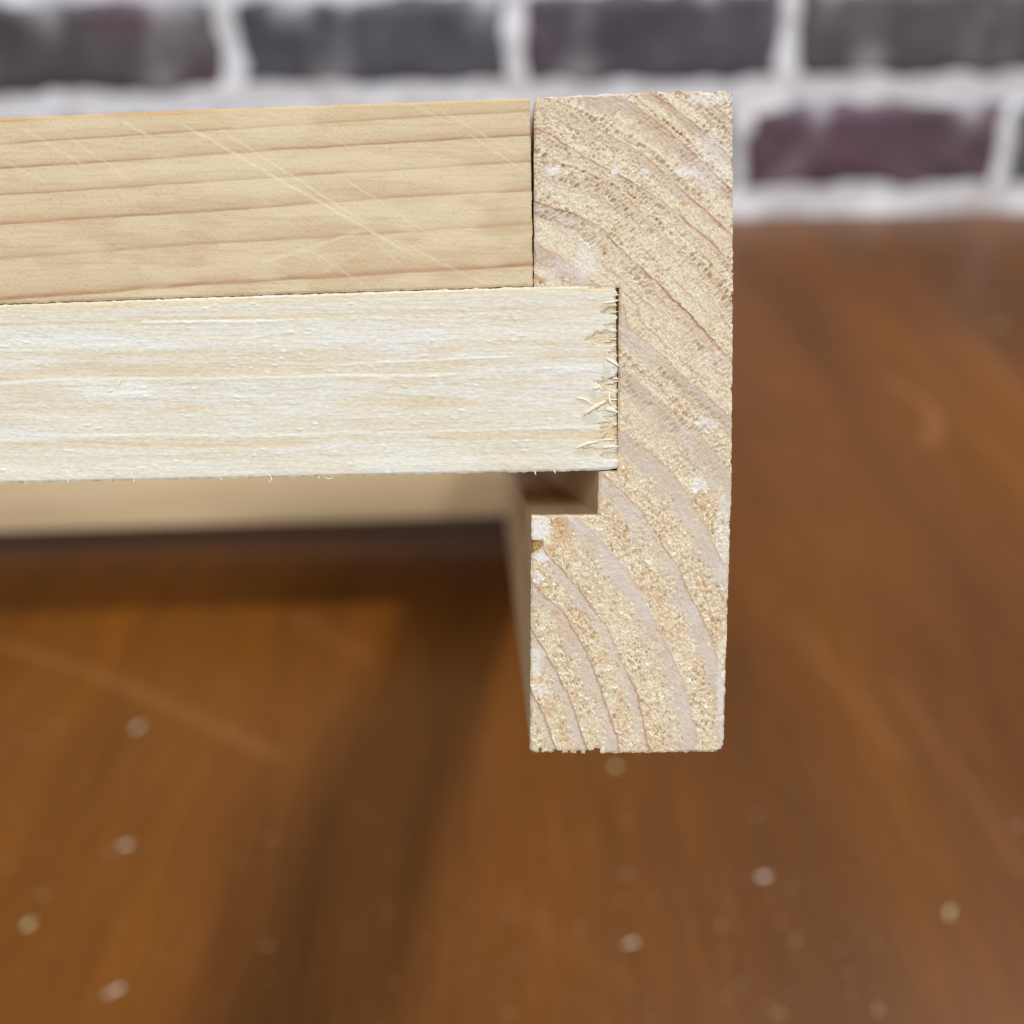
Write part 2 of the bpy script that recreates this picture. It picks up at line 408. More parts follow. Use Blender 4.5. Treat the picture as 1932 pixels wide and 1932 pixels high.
act &= ~((dx > 0) & (dy > 0) & (np.hypot(dx, dy) > 11+wob*.4))
X, Y = front(PXX, PYY)                    # mm
u = ringfn(PXX, PYY) + (fbm(X*.5, Y*.5, 31, 3)-.5)*.10 + (fbm(X*1.8, Y*1.8, 32, 3)-.5)*.07
ir = np.clip(np.floor(u).astype(int), 0, len(RP)-1); fr = u-np.floor(u)
lw, ls, li = RP[ir, 0], RP[ir, 1], RP[ir, 2]
up = ss(1010, 700, PYY)                   # 1 in the upper part of the board, where the saw left rows of pits
lo = 1-up
late = ss(1-lw*(.66+.22*up)-.25, 1-lw*(.66+.22*up)+.12, fr + (vn(X*1.1, Y*1.1, 50)-.5)*.26 + (fbm(X*3.6, Y*2.6, 51, 4)-.5)*.62)*ss(1.0, .985, fr)
late = late*ls*(.72+.5*ss(.3, .6, fbm(X*.3, Y*.3, 52, 3)))
late = np.clip(late, 0, 1)
gyu, gxu = np.gradient(u); gpx = np.hypot(gxu, gyu*NS/NV*1.0)+1e-6
thick = (1-fr)/np.maximum(gpx, 1e-4)      # grid cells below the ring line
line = ss(6.5+(3+8*up)*np.clip(li-.6, 0, 1), 2.0, thick + (fbm(X*4, Y*3, 54, 3)-.5)*5)*np.clip(li, 0, 1)*(.35+.65*ss(.32, .6, fbm(X*.28, Y*.28, 43, 2)))
false = np.zeros_like(X)
for kq, (pos, wq) in enumerate(((.22, .035), (.42, .04), (.60, .035), (.76, .05))):
    pk = pos + (h2(ir.astype(float), ir*0.+kq, 46)-.5)*.12
    false = np.maximum(false, ss(wq, wq*.3, np.abs(fr-pk+(vn(X*1.5, Y*1.5, 47+kq)-.5)*.05))*ss(.35, .8, h2(ir.astype(float), ir*0.+kq, 48))*ss(.35, .6, fbm(X*.3+kq*9, Y*.3, 49, 2)))
false *= .35+.65*up
early = 1-late
ca, sa = math.cos(R(48)), math.sin(R(48))
Tt = X*ca - Y*sa; Nn = X*sa + Y*ca
wx_, wy_ = (fbm(X*1.3, Y*1.3, 60, 3)-.5)*1.6, (fbm(X*1.3+30, Y*1.3, 59, 3)-.5)*1.6
d1, v1 = cell(X*2.7+wx_, Y*2.0+wy_, 61)
d2, v2 = cell(X*3.6+wx_*1.3, Y*2.3+wy_, 66)
d3, v3 = cell(X*5.6+wy_*2, Y*3.4+wx_*2, 71)
d4, v4 = cell(X*2.2+wy_*1.5, Y*1.7+wx_, 73)
n0_ = fbm(X*5, Y*4, 75, 3)
rowm = ss(.42, .62, sbm(u*3.3, Tt*.16, 70, 3))
def rows(A, B, seed, ja, jb):
    ix = np.floor(A); iy = np.floor(B); best = np.full(A.shape, 9.); val = np.zeros(A.shape)
    for dx in (-1, 0, 1):
        for dy in (-1, 0, 1):
            cx = ix+dx; cy = iy+dy
            d = np.hypot(cx+.5+(h2(cx, cy, seed)-.5)*ja - A, (cy+.5+(h2(cx, cy, seed+1)-.5)*jb - B)*1.0)
            m = d < best; best = np.where(m, d, best); val = np.where(m, h2(cx, cy, seed+2), val)
    return best, val
uw = u + (fbm(X*.8, Y*.8, 57, 2)-.5)*.12
rA, rvv = rows(Tt*2.3 + uw*.7, uw*4.2, 77, .9, .45)
rB, rvb = rows(Tt*3.9 + uw*.4, uw*6.3, 78, .9, .6)
rowk = h2(np.floor(uw*4.2), np.floor(uw*0), 79)
rmask = ss(.3, .7, rowk)*ss(.35, .62, sbm(Tt*.22, uw*4.2, 80, 2))
rp = ss(.44, .10, rA+(n0_-.5)*.45)*ss(.18, .5, rvv)*rmask + ss(.40, .10, rB+(n0_-.5)*.4)*ss(.45, .75, rvb)*.55*ss(.4, .6, fbm(X*.4, Y*.4, 84, 2))
pit_up = np.clip(rp, 0, 1) + .4*(ss(.46, .10, d1 + (n0_-.5)*.5)*ss(.50, .85, v1)*rowm + ss(.36, .06, d2 + (n0_-.5)*.4)*ss(.7, .95, v2)*.6*ss(.35, .6, rowm+.2))*(.35+.9*ss(.35, .65, fbm(X*.55, Y*.55, 76, 3)))
pit_lo = ss(.55, .12, d2)*ss(.45, .8, v2)
n_f = fbm(X*3.4, Y*2.3, 80, 5, .62)
n_g = fbm(X*.7, Y*.7, 82, 3)
n_s = fbm(X*9, Y*6, 81, 3, .6)
fleck = ss(.44, .12, d3 + (n0_-.5)*.5)*ss(.68, .86, v3)
big = ss(.36, .10, d4 + (n0_-.5)*.6)*ss(.86, .95, v4)*lo
rough = early*(.25+.75*ss(.3, .6, n_g))
z = np.zeros_like(X)
z += rough*(n_f-.5)*(.20*up+.34*lo) + late*(n_f-.5)*.07 + early*(n_s-.5)*(.07*up+.10*lo)
z -= (1-late*.7)*pit_up*up*.34 - .08*up*(1-late*.7)*rmask*ss(.75, .5, rA)*ss(.40, .5, rA)
z -= rough*pit_lo*lo*.12
z += fleck*early*early*(.035*up+.09*lo) + big*.12*early
z += late*.03 - line*.04 + late*(fbm(X*3, Y*3, 83, 3)-.5)*.05
z -= late*ss(.3, .05, d3)*(v3 < .12)*.05
z += ss(.965, .99, fr)*ss(1.0, .995, fr)*.05*lo*np.clip(li, 0, 1)
# faint saw scoring across the face
sc = X*math.sin(R(38)) - Y*math.cos(R(38))
z += (vn(sc*1.4, sc*0, 85)-.5)*.025
# colour of the wood, with shade deepened by colour in the pits
col = np.zeros(X.shape+(3,)) + lin(221, 204, 177)
col = mix(col, lin(218, 199, 168), lo*.9)
col = mix(col, lin(206, 182, 146), early*ss(.45, .75, fbm(X*.9, Y*.9, 90, 4))*.45)
col = mix(col, lin(204, 162, 114), early*lo*ss(.52, .72, fbm(X*.55, Y*.45, 91, 4))*.38)
col = mix(col, lin(174, 134, 92), (1-late*.6)*np.clip(pit_up*up*.75 + pit_lo*lo*.75*ss(.30, .5, n_g), 0, 1))  # orange-brown pit wood, darkened further to paint in the pits' shade
col = mix(col, lin(196, 168, 142), false*.6)
z -= false*.03
latecol = mix(np.zeros(X.shape+(3,)) + lin(203, 184, 168), lin(194, 168, 146), up*.9)
col = col*(1-np.clip(late*.85, 0, 1)[..., None]) + latecol*np.clip(late*.85, 0, 1)[..., None]
col = mix(col, lin(212, 198, 186), late*ss(.45, .7, fbm(X*.5, Y*.5, 93, 3))*.55)
col = mix(col, lin(174, 128, 100), np.clip(line*(.7+.2*up), 0, 1))
col = mix(col, lin(244, 238, 222), np.clip((fleck*1.0)*early*(.4+.6*lo) + big*.8, 0, 1)*(1-late*.8))
col = mix(col, lin(232, 221, 194), early*lo*ss(.55, .72, n_f)*.5)
mic = (n_s-.5)*1.0 + (vn(X*14, Y*9, 87)-.5)*.45
col = np.clip(col*(1 + (mic*(.58*early+.24*late))[..., None]*np.array([.8, 1, 1.35])), 0, 1)
# planed-white, frosted spots where the saw burnished the wood
for a, b, r1, r2, f in ((1043, 322, 16, 9, .8), (1160, 322, 9, 8, .9), (1215, 324, 13, 6, .7), (1292, 325, 24, 9, .8), (1350, 300, 40, 60, .45), (1335, 185, 45, 14, .7),
                        (1100, 178, 90, 6, .6), (1018, 995, 22, 24, .95), (1022, 1052, 16, 10, .9), (1013, 1090, 9, 16, .7), (1105, 490, 25, 35, .5), (1320, 915, 16, 14, .8),
                        (1330, 800, 25, 14, .6), (1012, 1250, 14, 30, .6), (1060, 505, 40, 20, .3), (1365, 1000, 14, 80, .45), (1360, 1290, 9, 90, .5), (1020, 1300, 16, 14, .5)):
    m = ss(1.25, .55, np.hypot((PXX-a)/r1, (PYY-b)/r2) + (fbm(X*3, Y*3, 95, 3)-.5)*.9)*f
    m = m*ss(.28, .62, n_f*.6+n_s*.4 + m*.18)
    col = mix(col, lin(232, 227, 221), m*.9); z = z*(1-.5*m)
for a, b, r1, r2, f in ((1058, 985, 14, 12, .8), (1060, 1010, 26, 20, .5), (1046, 1160, 10, 8, .7), (1040, 1035, 14, 10, .5), (1192, 562, 5, 5, .9), (1290, 385, 7, 6, .9), (1022, 530, 14, 6, .7), (1035, 1340, 10, 16, .5), (1075, 1180, 30, 40, .25)):
    m = ss(1.25, .55, np.hypot((PXX-a)/r1, (PYY-b)/r2) + (fbm(X*3, Y*3, 96, 3)-.5)*.9)*f
    col = mix(col, lin(200, 154, 102), m*.75); z = z-.04*m
wobv = (vn(PXX*.25, PYY*.25, 3)-.5)*6
m = ss(1.1, .8, np.hypot((PXX-1003)/(23+wobv), (PYY-1034+(PXX-1000)*.35)/(11+wobv*.5)))
z -= 1.1*m*ss(1032, 1004, PXX+wobv); col = mix(col, lin(196, 158, 84), m*.9)
# distance (in cells) to the outline, for rounding and fraying
am = np.zeros((NV+1, NS+1), int)
am[:-1, :-1] += act; am[1:, :-1] += act; am[:-1, 1:] += act; am[1:, 1:] += act
edge = (am > 0) & (am < 4)
dist = np.where(edge, 0, 99).astype(float)
for _ in range(9):
    for sh, axx in ((1, 0), (-1, 0), (1, 1), (-1, 1)):
        dist = np.minimum(dist, np.roll(dist, sh, axx)+1)
rag = ss(4, 0, dist)
corner_torn = ss(0, 1, fbm(X*.5, Y*.5, 97, 2))
z -= ss(4, 0, dist)*(.10 + .22*ss(.45, .8, fbm(X*1.4, Y*1.4, 98, 3)))
X0, Y0 = X.copy(), Y.copy()
Xr = X + (fbm(X*2, Y*2, 99, 3)-.5)*.13*rag; Yr = Y + (fbm(X*1.6+40, Y*2, 100, 3)-.5)*.26*rag
vid = np.full((NV+1, NS+1), -1); keep = am > 0
vid[keep] = np.arange(keep.sum())
V = np.stack([Xr[keep], Yr[keep], z[keep]], -1); C = col[keep]
a = vid[:-1, :-1][act]; b = vid[:-1, 1:][act]; c_ = vid[1:, 1:][act]; d = vid[1:, :-1][act]
top_q = np.stack([a, d, c_, b], -1)
# walls: outline -> 1.5 mm back -> far end
pad = np.zeros((NV+2, NS+2), bool); pad[1:-1, 1:-1] = act
E = []
I, J = np.nonzero(act)
for di, dj, p1, p2 in ((-1, 0, (0, 1), (0, 0)), (1, 0, (1, 0), (1, 1)), (0, -1, (0, 0), (1, 0)), (0, 1, (1, 1), (0, 1))):
    m = ~pad[I+1+di, J+1+dj]
    E.append(np.stack([vid[I[m]+p1[0], J[m]+p1[1]], vid[I[m]+p2[0], J[m]+p2[1]]], -1))
E = np.vstack(E)
bv = np.unique(E); remap = -np.ones(len(V), int); remap[bv] = np.arange(len(bv))
base2 = np.stack([X0[keep], Y0[keep]], -1)[bv]
nb = len(bv); n0 = len(V)
stopped = base2.copy()                    # notch filled in behind the rails, a shape added to darken the groove
brow, bcol = (g[keep][bv] for g in np.meshgrid(np.arange(NV+1), np.arange(NS+1), indexing='ij'))
m1 = (brow >= cv(540.5)) & (brow <= cv(886.5)) & (bcol <= cs(1167.5, 700)) & (bcol > 0) & ~((brow == cv(886.5)) & (bcol <= cs(1129.5, 920)))
lipx = X0[cv(700), 0]; gvx = X0[cv(886.5), cs(1129.5, 920)]; ntx = X0[cv(886.5), cs(1167.5, 700)]
bot1 = m1 & (brow == cv(886.5))
stopped[m1 & ~bot1, 0] = lipx
stopped[bot1, 0] = gvx - (base2[bot1, 0]-gvx)*(gvx-lipx)/(ntx-gvx)
depths = [None, -.8, -2.5, -12, -60.6, -60.61, -120, -LEN]
Vs = [V]; Cs = [C]
for dp in depths:
    if dp is None: Vs.append(V[bv])
    else:
        xx = (stopped if dp < -60.605 else base2).copy()
        if dp > -2: xx = xx*.5 + V[bv][:, :2]*.5
        Vs.append(np.column_stack([xx, np.full(nb, dp)]))
    Cs.append(np.tile(lin(222, 206, 180), (nb, 1)))
side = []
for k in range(len(depths)-1):
    o1 = n0+k*nb; o2 = o1+nb
    side.append(np.stack([remap[E[:, 0]]+o1, remap[E[:, 1]]+o1, remap[E[:, 1]]+o2, remap[E[:, 0]]+o2], -1))
side = np.vstack(side)
Vall = np.vstack(Vs); Call = np.vstack(Cs)
# far end cap (four plain blocks)
capv = []; capf = []
def blk(i0, i1, j0, j1):
    n = len(Vall)+len(capv)
    for i, j in ((i0, j0), (i0, j1), (i1, j1), (i1, j0)): capv.append((X0[i, j], Y0[i, j], -LEN+.02))
    capf.append([n, n+1, n+2, n+3])
blk(0, cv(540.5), 0, NS); blk(cv(540.5), cv(886.5), 0, NS); blk(cv(886.5), cv(968), cs(1129.5, 920), NS); blk(cv(968), NV, 0, NS)
Vall = np.vstack([Vall, capv]); Call = np.vstack([Call, np.tile(lin(215, 190, 150), (len(capv), 1))])
nf = len(top_q)
stile = mesh_np('end_board', Vall*MM, [top_q, side, np.array(capf)], [M_END, M_SIDE],
                fmat=np.r_[np.zeros(nf), np.ones(len(side)+4)], smooth=np.r_[np.ones(nf), np.zeros(len(side)+4)], colors=Call, parent=frame)
tag(stile, 'upright board with a notch and a groove, its rough end grain in curved rings')

# rails: face grids with their own relief, closed by plain sides
def rail(name, xs_px, top, bot, right, depth, relief, mat, side_mat, z_off=0.0, nv=220, z_end=None):
    """top, bot, right: functions of pixel x (x, x, y) giving the traced edges"""
    T = np.linspace(0, 1, nv+1)
    PXg, TT = np.meshgrid(xs_px, T)
    PYg = top(PXg) + (bot(PXg)-top(PXg))*TT
    PXg = PXg + (right(PYg)-xs_px[-1])*ss(.9*xs_px[-1], xs_px[-1], PXg)
    Xg, Yg = front(PXg, PYg)
    z, col, dX, dY = relief(PXg, PYg, Xg, Yg)
    eg = np.zeros_like(Xg)
    nxx = len(xs_px)
    ii = np.arange(Xg.size).reshape(Xg.shape)
    q = np.stack([ii[:-1, :-1], ii[1:, :-1], ii[1:, 1:], ii[:-1, 1:]], -1).reshape(-1, 4)
    P = np.stack([Xg+dX, Yg+dY, z+z_off], -1).reshape(-1, 3)
    P0 = np.stack([Xg, Yg, z], -1).reshape(-1, 3)
    loop = np.r_[ii[0, ::-1], ii[1:, 0], ii[-1, 1:], ii[-2:0:-1, -1]]
    nb = len(loop); n0 = len(P); Vs = [P]
    for dp in (None, -.5, -1.5, -depth):
        if dp is None: Vs.append(P[loop])
        else: Vs.append(np.column_stack([P0[loop][:, :2], np.full(nb, dp+z_off)]))
    side = []
    for k in range(3):
        o1 = n0+k*nb; o2 = o1+nb; r1 = np.arange(nb); r2 = (r1+1) % nb
        side.append(np.stack([r1+o1, o2+r1, o2+r2, o1+r2], -1))
    side = np.vstack(side)
    va = np.vstack(Vs); n = len(va)
    cap = [(P0[k][0], P0[k][1], -depth+z_off+.01) for k in (ii[0, 0], ii[0, -1], ii[-1, -1], ii[-1, 0])]
    va = np.vstack([va, cap])
    ca_ = np.vstack([col.reshape(-1, 3), np.tile(lin(230, 208, 160), (len(va)-n0, 1))])
    o = mesh_np(name, va*MM, [q, side, np.array([[n, n+1, n+2, n+3]])], [mat, side_mat],
                fmat=np.r_[np.zeros(len(q)), np.ones(len(side)+1)], smooth=np.r_[np.ones(len(q)), np.zeros(len(side)+1)], colors=ca_, parent=frame)
    return o
def edge_fall(PXg, PYg, top, bot, xr):
    return np.minimum.reduce([PYg-top(PXg), bot(PXg)-PYg, xr-PXg])
xs_a = np.r_[np.linspace(-1500, -60, 60, endpoint=False), np.linspace(-60, 1003, 700)]
t_top = lambda x: np.interp(x, [-1500, 0, 330, 700, 1003], [277, 222, 208.5, 195, 184.5]); t_bot = lambda x: np.interp(x, [-1500, 0, 480, 1007], [619, 573, 556.5, 539])
t_right = lambda y: np.interp(y, [184, 300, 540], [999.5, 1002, 1005.5])
TL = [(-.4, [(0, 236), (503, 203), (998, 172)]), (1, [(0, 274), (503, 239), (998, 216)]), (2, [(0, 324), (503, 289), (998, 260)]), (3, [(0, 372.6), (503, 334.6), (998, 306.7)]), (4, [(0, 426.8), (503, 391.7), (998, 352)]), (5, [(0, 491), (503, 456), (998, 424)]), (6, [(0, 567), (503, 540), (998, 506)])]
TL[0] = (.15, TL[0][1])
fx = np.array([p[0] for k, l in TL for p in l], float); fy = np.array([p[1] for k, l in TL for p in l], float); fu = np.array([k for k, l in TL for p in l], float)
tanfn = polyfit2(fx, fy, fu, 2)
def segpx(PXg, PYg, a, b, w):
    vx, vy = b[0]-a[0], b[1]-a[1]; l2 = vx*vx+vy*vy
    t = ((PXg-a[0])*vx+(PYg-a[1])*vy)/l2
    d = np.hypot(PXg-a[0]-np.clip(t, 0, 1)*vx, PYg-a[1]-np.clip(t, 0, 1)*vy)
    return ss(w, w*.25, d)*ss(0, .1, t)*ss(1, .85, t)
def tan_relief(PXg, PYg, X, Y):
    PXc = np.clip(PXg, -150, 1010)
    slope = -.036
    u = tanfn(PXc, np.where(PXg < -150, PYg+(PXg+150)*.036, PYg)) + (sbm(X*.05, Y*.5, 11, 3)-.5)*.09 + (sbm(X*.35, Y*1.5, 15, 3)-.5)*.06
    ir = np.floor(u); fr = u-ir
    amp = .55+.45*h2(ir, ir*0+1, 12)
    lt = (ss(.2, .95, fr)**2*.34 + ss(.84, .96, fr)*.62)*ss(1.0, .965, fr)*amp
    st = sbm(X*.35, Y*5, 21, 4, .6); bl = fbm(X*.25, Y*.6, 22, 4)
    col = np.zeros(X.shape+(3,)) + lin(211, 190, 154)
    col = mix(col, lin(164, 119, 80), np.clip(lt*(.75+.6*sbm(X*.1, Y*1.2, 23, 3)), 0, 1)*.9)
    col = mix(col, lin(196, 164, 122), ss(.45, .75, st)*.5)
    col = mix(col, lin(188, 156, 118), ss(.5, .75, bl)*.32*ss(270, 400, PYg))
    d, vv = cell(X*1.6, Y*3.4, 25)
    col = mix(col, lin(176, 138, 104), ss(.3, .05, d)*(vv > .88)*.5)
    col = mix(col, lin(206, 152, 96), ss(9, 2, PYg-t_top(PXg))*ss(760, 300, PXg)*.7)
    col = mix(col, lin(206, 170, 118), ss(250, 205, PYg + PXg*.036)*.55)
    col = mix(col, lin(224, 206, 172), ss(.5, .7, fbm(X*.12, Y*.5, 37, 3))*.35)
    mk = np.zeros_like(X)
    for a, b, w, f in (((328, 225), (800, 492), 4.5, .9), ((402, 235), (720, 440), 3.5, .65), ((720, 440), (925, 540), 3.5, .5), ((230, 228), (290, 262), 5, .6), ((40, 240), (170, 320), 5, .5),
                       ((825, 205), (995, 300), 3.5, .55), ((770, 195), (850, 232), 3, .45), ((600, 520), (720, 450), 5, .35), ((700, 450), (760, 500), 4, .4), ((560, 215), (690, 300), 3, .3), ((0, 300), (90, 345), 6, .35), ((480, 500), (700, 430), 5, .6), ((640, 330), (830, 455), 3.5, .5), ((880, 250), (1000, 330), 3, .5), ((120, 250), (260, 350), 4, .4), ((560, 455), (700, 545), 3.5, .45)):
        mk = np.maximum(mk, segpx(PXg, PYg + (fbm(X*.8, Y*.8, 27, 2)-.5)*5, a, b, w)*f)
    mk *= .18+.55*fbm(X*2.2, Y*2.2, 28, 3)
    col = mix(col, lin(238, 224, 192), np.clip(mk, 0, 1)*.85)
    ef = edge_fall(PXg, PYg, t_top, t_bot, t_right(PYg))
    z = (st-.5)*.02 + lt*.004 + (fbm(X*6, Y*6, 29, 3)-.5)*.035 - mk*.012 - ss(4, 0, ef)*.14
    rag = ss(4, 0, ef)
    return z, col, (fbm(X*2.5, Y*2.5, 30, 2)-.5)*.10*rag, (fbm(X*2.0+9, Y*2.5, 34, 3)-.5)*.16*rag
tan = rail('smooth_rail', xs_a, t_top, t_bot, t_right, 19, tan_relief, M_TAN, M_RAILSIDE)
tag(tan, 'smooth honey coloured rail with fine straight grain butted against the upright board')

xs_b = np.r_[np.linspace(-1500, -60, 60, endpoint=False), np.linspace(-60, 1163, 820)]
p_top = lambda x: np.interp(x, [-1500, 0, 480, 1007, 1165], [621, 575, 558.5, 541, 538.5]); p_bot = lambda x: np.interp(x, [-1500, 0, 500, 820, 1110, 1150, 1165], [946, 911.5, 901, 894, 888, 886, 883])
p_right = lambda y: np.interp(y, [538, 600, 700, 780, 860, 880, 890], [1163.5, 1163, 1164.5, 1164, 1166.5, 1165, 1160])
def zz(p): return [((1700+a/2.972)*.62891, (800+b/2.972)*.62891) for a, b in p]
def pale_relief(PXg, PYg, X, Y):
    yt = p_top(PXg); yb = p_bot(PXg); v = (PYg-yt)/(yb-yt)
    vw = v + (sbm(X*.06, v*2, 51, 3)-.5)*.05
    st = sbm(X*.22, Y*4.2, 41, 5, .6); st2 = sbm(X*.5, Y*7, 42, 4, .65); bl = sbm(X*.10, Y*.8, 43, 4)
    col = np.zeros(X.shape+(3,)) + lin(221, 212, 193)
    col = mix(col, lin(213, 197, 170), ss(.46, .7, bl)*.55)
    col = mix(col, lin(227, 222, 212), ss(.5, .7, st)*.38)
    col = mix(col, lin(208, 190, 160), ss(.54, .3, st2)*.16)
    z = (st-.5)*.05 + (st2-.5)*.035 + (fbm(X*3, Y*5, 44, 3)-.5)*.035
    for c0, w, f, tone in ((.115, .02, .9, 'tan'), (.30, .035, .5, 'tan'), (.40, .05, .9, 'tan'), (.445, .014, 1, 'w'), (.50, .03, .4, 'tan'), (.60, .05, .7, 'tan'), (.762, .014, 1, 'w'), (.80, .04, 1, 'tan'), (.93, .05, .6, 'w'), (.24, .05, .5, 'w'), (.02, .02, .7, 'yel')):
        m = ss(w, w*.2, np.abs(vw-c0))*f*(.35+.9*sbm(X*.12, vw*3, int(c0*100)+60, 3))
        m = np.clip(m, 0, 1)
        col = mix(col, {'tan': lin(216, 192, 154), 'w': lin(238, 233, 220), 'yel': lin(232, 208, 150)}[tone], m*.6)
        if tone == 'w': z += m*.015
        if tone == 'tan': z -= m*.02
    wv_ = sbm(X*.09, Y*.9 + (fbm(X*.3, Y*.5, 56, 2)-.5), 54, 3)
    col = mix(col, lin(224, 224, 222), ss(.48, .66, wv_)*(.2+.8*ss(.35, .65, st2))*.6)
    # torn tufts
    d, vv = cell(X*.9+.3*Y, Y*2.6, 47)
    tf = ss(.34, .06, d + (fbm(X*3, Y*6, 45, 3)-.5)*.9)*(vv > .86)*ss(.4, .65, fbm(X*.2, Y*.4, 46, 2))
    col = mix(col, lin(234, 230, 222), tf*.6); z += tf*.05
    for a, b, w, f in (((255, 608), (560, 606), 4, .9), ((80, 645), (60, 640), 3, .3), ((610, 690), (1000, 672), 3, .6), ((120, 735), (330, 728), 13, .28), ((150, 745), (300, 742), 8, .6), ((470, 640), (520, 628), 3, .5)):
        m = segpx(PXg, PYg + (st2-.5)*w*1.6, a, b, w)*f*(.5+.9*st2)
        col = mix(col, lin(240, 238, 232), m*.8); z += m*.06
    # tear-out along the sawn end
    chip = np.zeros_like(X)
    wb = (fbm(X*2.2, Y*3.5, 48, 3)-.5)
    for cx, cy, rx, ry, f in ((395, 400, 85, 42, .8), (350, 645, 150, 58, .8), (400, 530, 75, 22, .5), (395, 1050, 105, 62, 1), (410, 1200, 50, 40, .5), (405, 1355, 75, 40, .7), (385, 1465, 110, 78, 1), (390, 1690, 90, 34, .7), (280, 190, 80, 14, .4), (410, 770, 40, 22, .4), (300, 1300, 60, 25, .3), (190, 1635, 60, 18, .5)):
        (ax_, ay_), = zz([(cx, cy)])
        rx *= .2116; ry *= .2116
        e = np.hypot(np.where(PXg > ax_, (PXg-ax_)/(rx*3), (PXg-ax_)/rx), (PYg-ay_)/ry) + wb*1.1 + (sbm(X*.9, Y*6, 55, 3)-.5)*1.3
        chip = np.maximum(chip, ss(1.05, .72, e)*f)
    z = z - chip*(.55+.6*wb)
    z = z - chip*ss(.5, .9, sbm(X*.4, Y*6, 49, 3))*.35
    col = mix(col, lin(224, 198, 148), chip*.55)
    ef = edge_fall(PXg, PYg, p_top, p_bot, p_right(PYg))
    z -= ss(4, 0, ef)*.16
    rag = ss(5, 0, ef); end = ss(8, 0, p_right(PYg)-PXg)
    dX = (fbm(X*1, Y*4, 52, 4)-.62)*.6*end
    dY = (fbm(X*2.2, Y*2, 53, 3)-.5)*.16*rag
    return z, col, dX, dY
pale = rail('rough_rail', xs_b, p_top, p_bot, p_right, 60, pale_relief, M_PALE, M_RAILSIDE, z_off=.12, nv=240)
tag(pale, 'rough sawn whitish rail with fuzzy fibres and a torn end set in the notch')

# splinters and fuzz on the rough rail
def sliver(pts_px, w, h0, lift, name='splinter', mat=M_SPLINT):
    pts = [front(a, b) for a, b in pts_px]
    P = np.array([(float(x), float(y)) for x, y in pts]); n = 9
    tt = np.linspace(0, 1, len(P)); tn = np.linspace(0, 1, n)
    Q = np.column_stack([np.interp(tn, tt, P[:, 0]), np.interp(tn, tt, P[:, 1])])
    Q[1:-1] = (Q[:-2]+2*Q[1:-1]+Q[2:])/4
    dq = np.gradient(Q, axis=0); dq /= np.linalg.norm(dq, axis=1)[:, None]; nn = np.column_stack([-dq[:, 1], dq[:, 0]])
    prof = np.sin(np.pi*np.clip(tn*.86+.10, 0, 1))**.6
    zc = np.interp(tn, [0, 1], [.05, lift]) + h0
    vs = []
    for k in range(n):
        for sg, dz in ((-1, 0), (-.5, .5), (.5, .55), (1, .05), (0, -.5)):
            jit = 1+.25*math.sin(k*2.3+sg*3)
            p = Q[k]+nn[k]*sg*w/2*prof[k]*jit
            vs.append((p[0], p[1], zc[k]+dz*w*.5*prof[k]))
    f = []
    for k in range(n-1):
        for m in range(5):
            a_, b_ = k*5+m, k*5+(m+1) % 5
            f.append([a_, b_, b_+5, a_+5])
    caps = np.array([[0, 4, 3, 2, 1], [5*(n-1)+k for k in range(5)]])
    return mesh_np(name, np.array(vs)*MM, [np.array(f), caps], [mat], smooth=np.r_[np.ones(len(f)), 0, 0], parent=pale)
for pts, w, h0, lift in (([(150, 1320), (240, 1255), (345, 1200)], .55, .15, .45), ([(345, 815), (400, 845), (462, 892)], .42, .2, .35), ([(75, 1622), (170, 1578), (278, 1558)], .42, .15, .3),
                         ([(320, 328), (400, 318), (462, 300)], .30, .15, .15), ([(375, 1120), (378, 1180), (390, 1235)], .28, .15, .4), ([(228, 1095), (258, 1082), (290, 1075)], .4, .15, .2),
                         ([(310, 1612), (390, 1605), (466, 1602)], .3, .1, .1), ([(400, 845), (415, 880), (420, 905)], .2, .2, .2), ([(80, 1170), (160, 1180), (240, 1235)], .3, .08, .1), ([(310, 1545), (380, 1540), (455, 1545)], .28, .0, -.1), ([(345, 1270), (400, 1275), (455, 1300)], .5, .05, .1)):
    sliver(zz(pts), w*.8, h0, lift*.8)
rs = np.random.RandomState(11)
for _ in range(22):                       # finer fibres torn along the sawn end
    cy = rs.uniform(180, 1720); x1 = rs.uniform(390, 466); ln = rs.uniform(25, 85); dy = rs.normal(0, 10)
    sliver(zz([(x1-ln, cy), (x1-ln*.4, cy+dy*.3+rs.normal(0, 4)), (x1, cy+dy)]), rs.uniform(.10, .22), rs.uniform(-.05, .08), rs.uniform(-.08, .1), name='fibre')
def z6(p): return [((a/1.932)*.62891, (1050+b/1.932)*.62891) for a, b in p]
for pts, w in ((z6([(1540, 715), (1572, 730), (1580, 748), (1556, 772)]), .14), (z6([(1880, 735), (1905, 748), (1930, 742), (1934, 730)]), .10), (z6([(400, 750), (404, 768)]), .12), (z6([(150, 765), (160, 776)]), .12), (z6([(780, 748), (784, 764)]), .14),
               (z6([(1280, 740), (1290, 752)]), .12), (z6([(690, 170), (700, 190), (696, 205)]), .1), ([(1008, 888), (1011, 896)], .12), ([(1044, 886), (1048, 893)], .12), ([(760, 192), (757, 186), (762, 181)], .06), ([(600, 898), (604, 903)], .1)):
    sliver(pts, w, .05, .25, 'fibre')

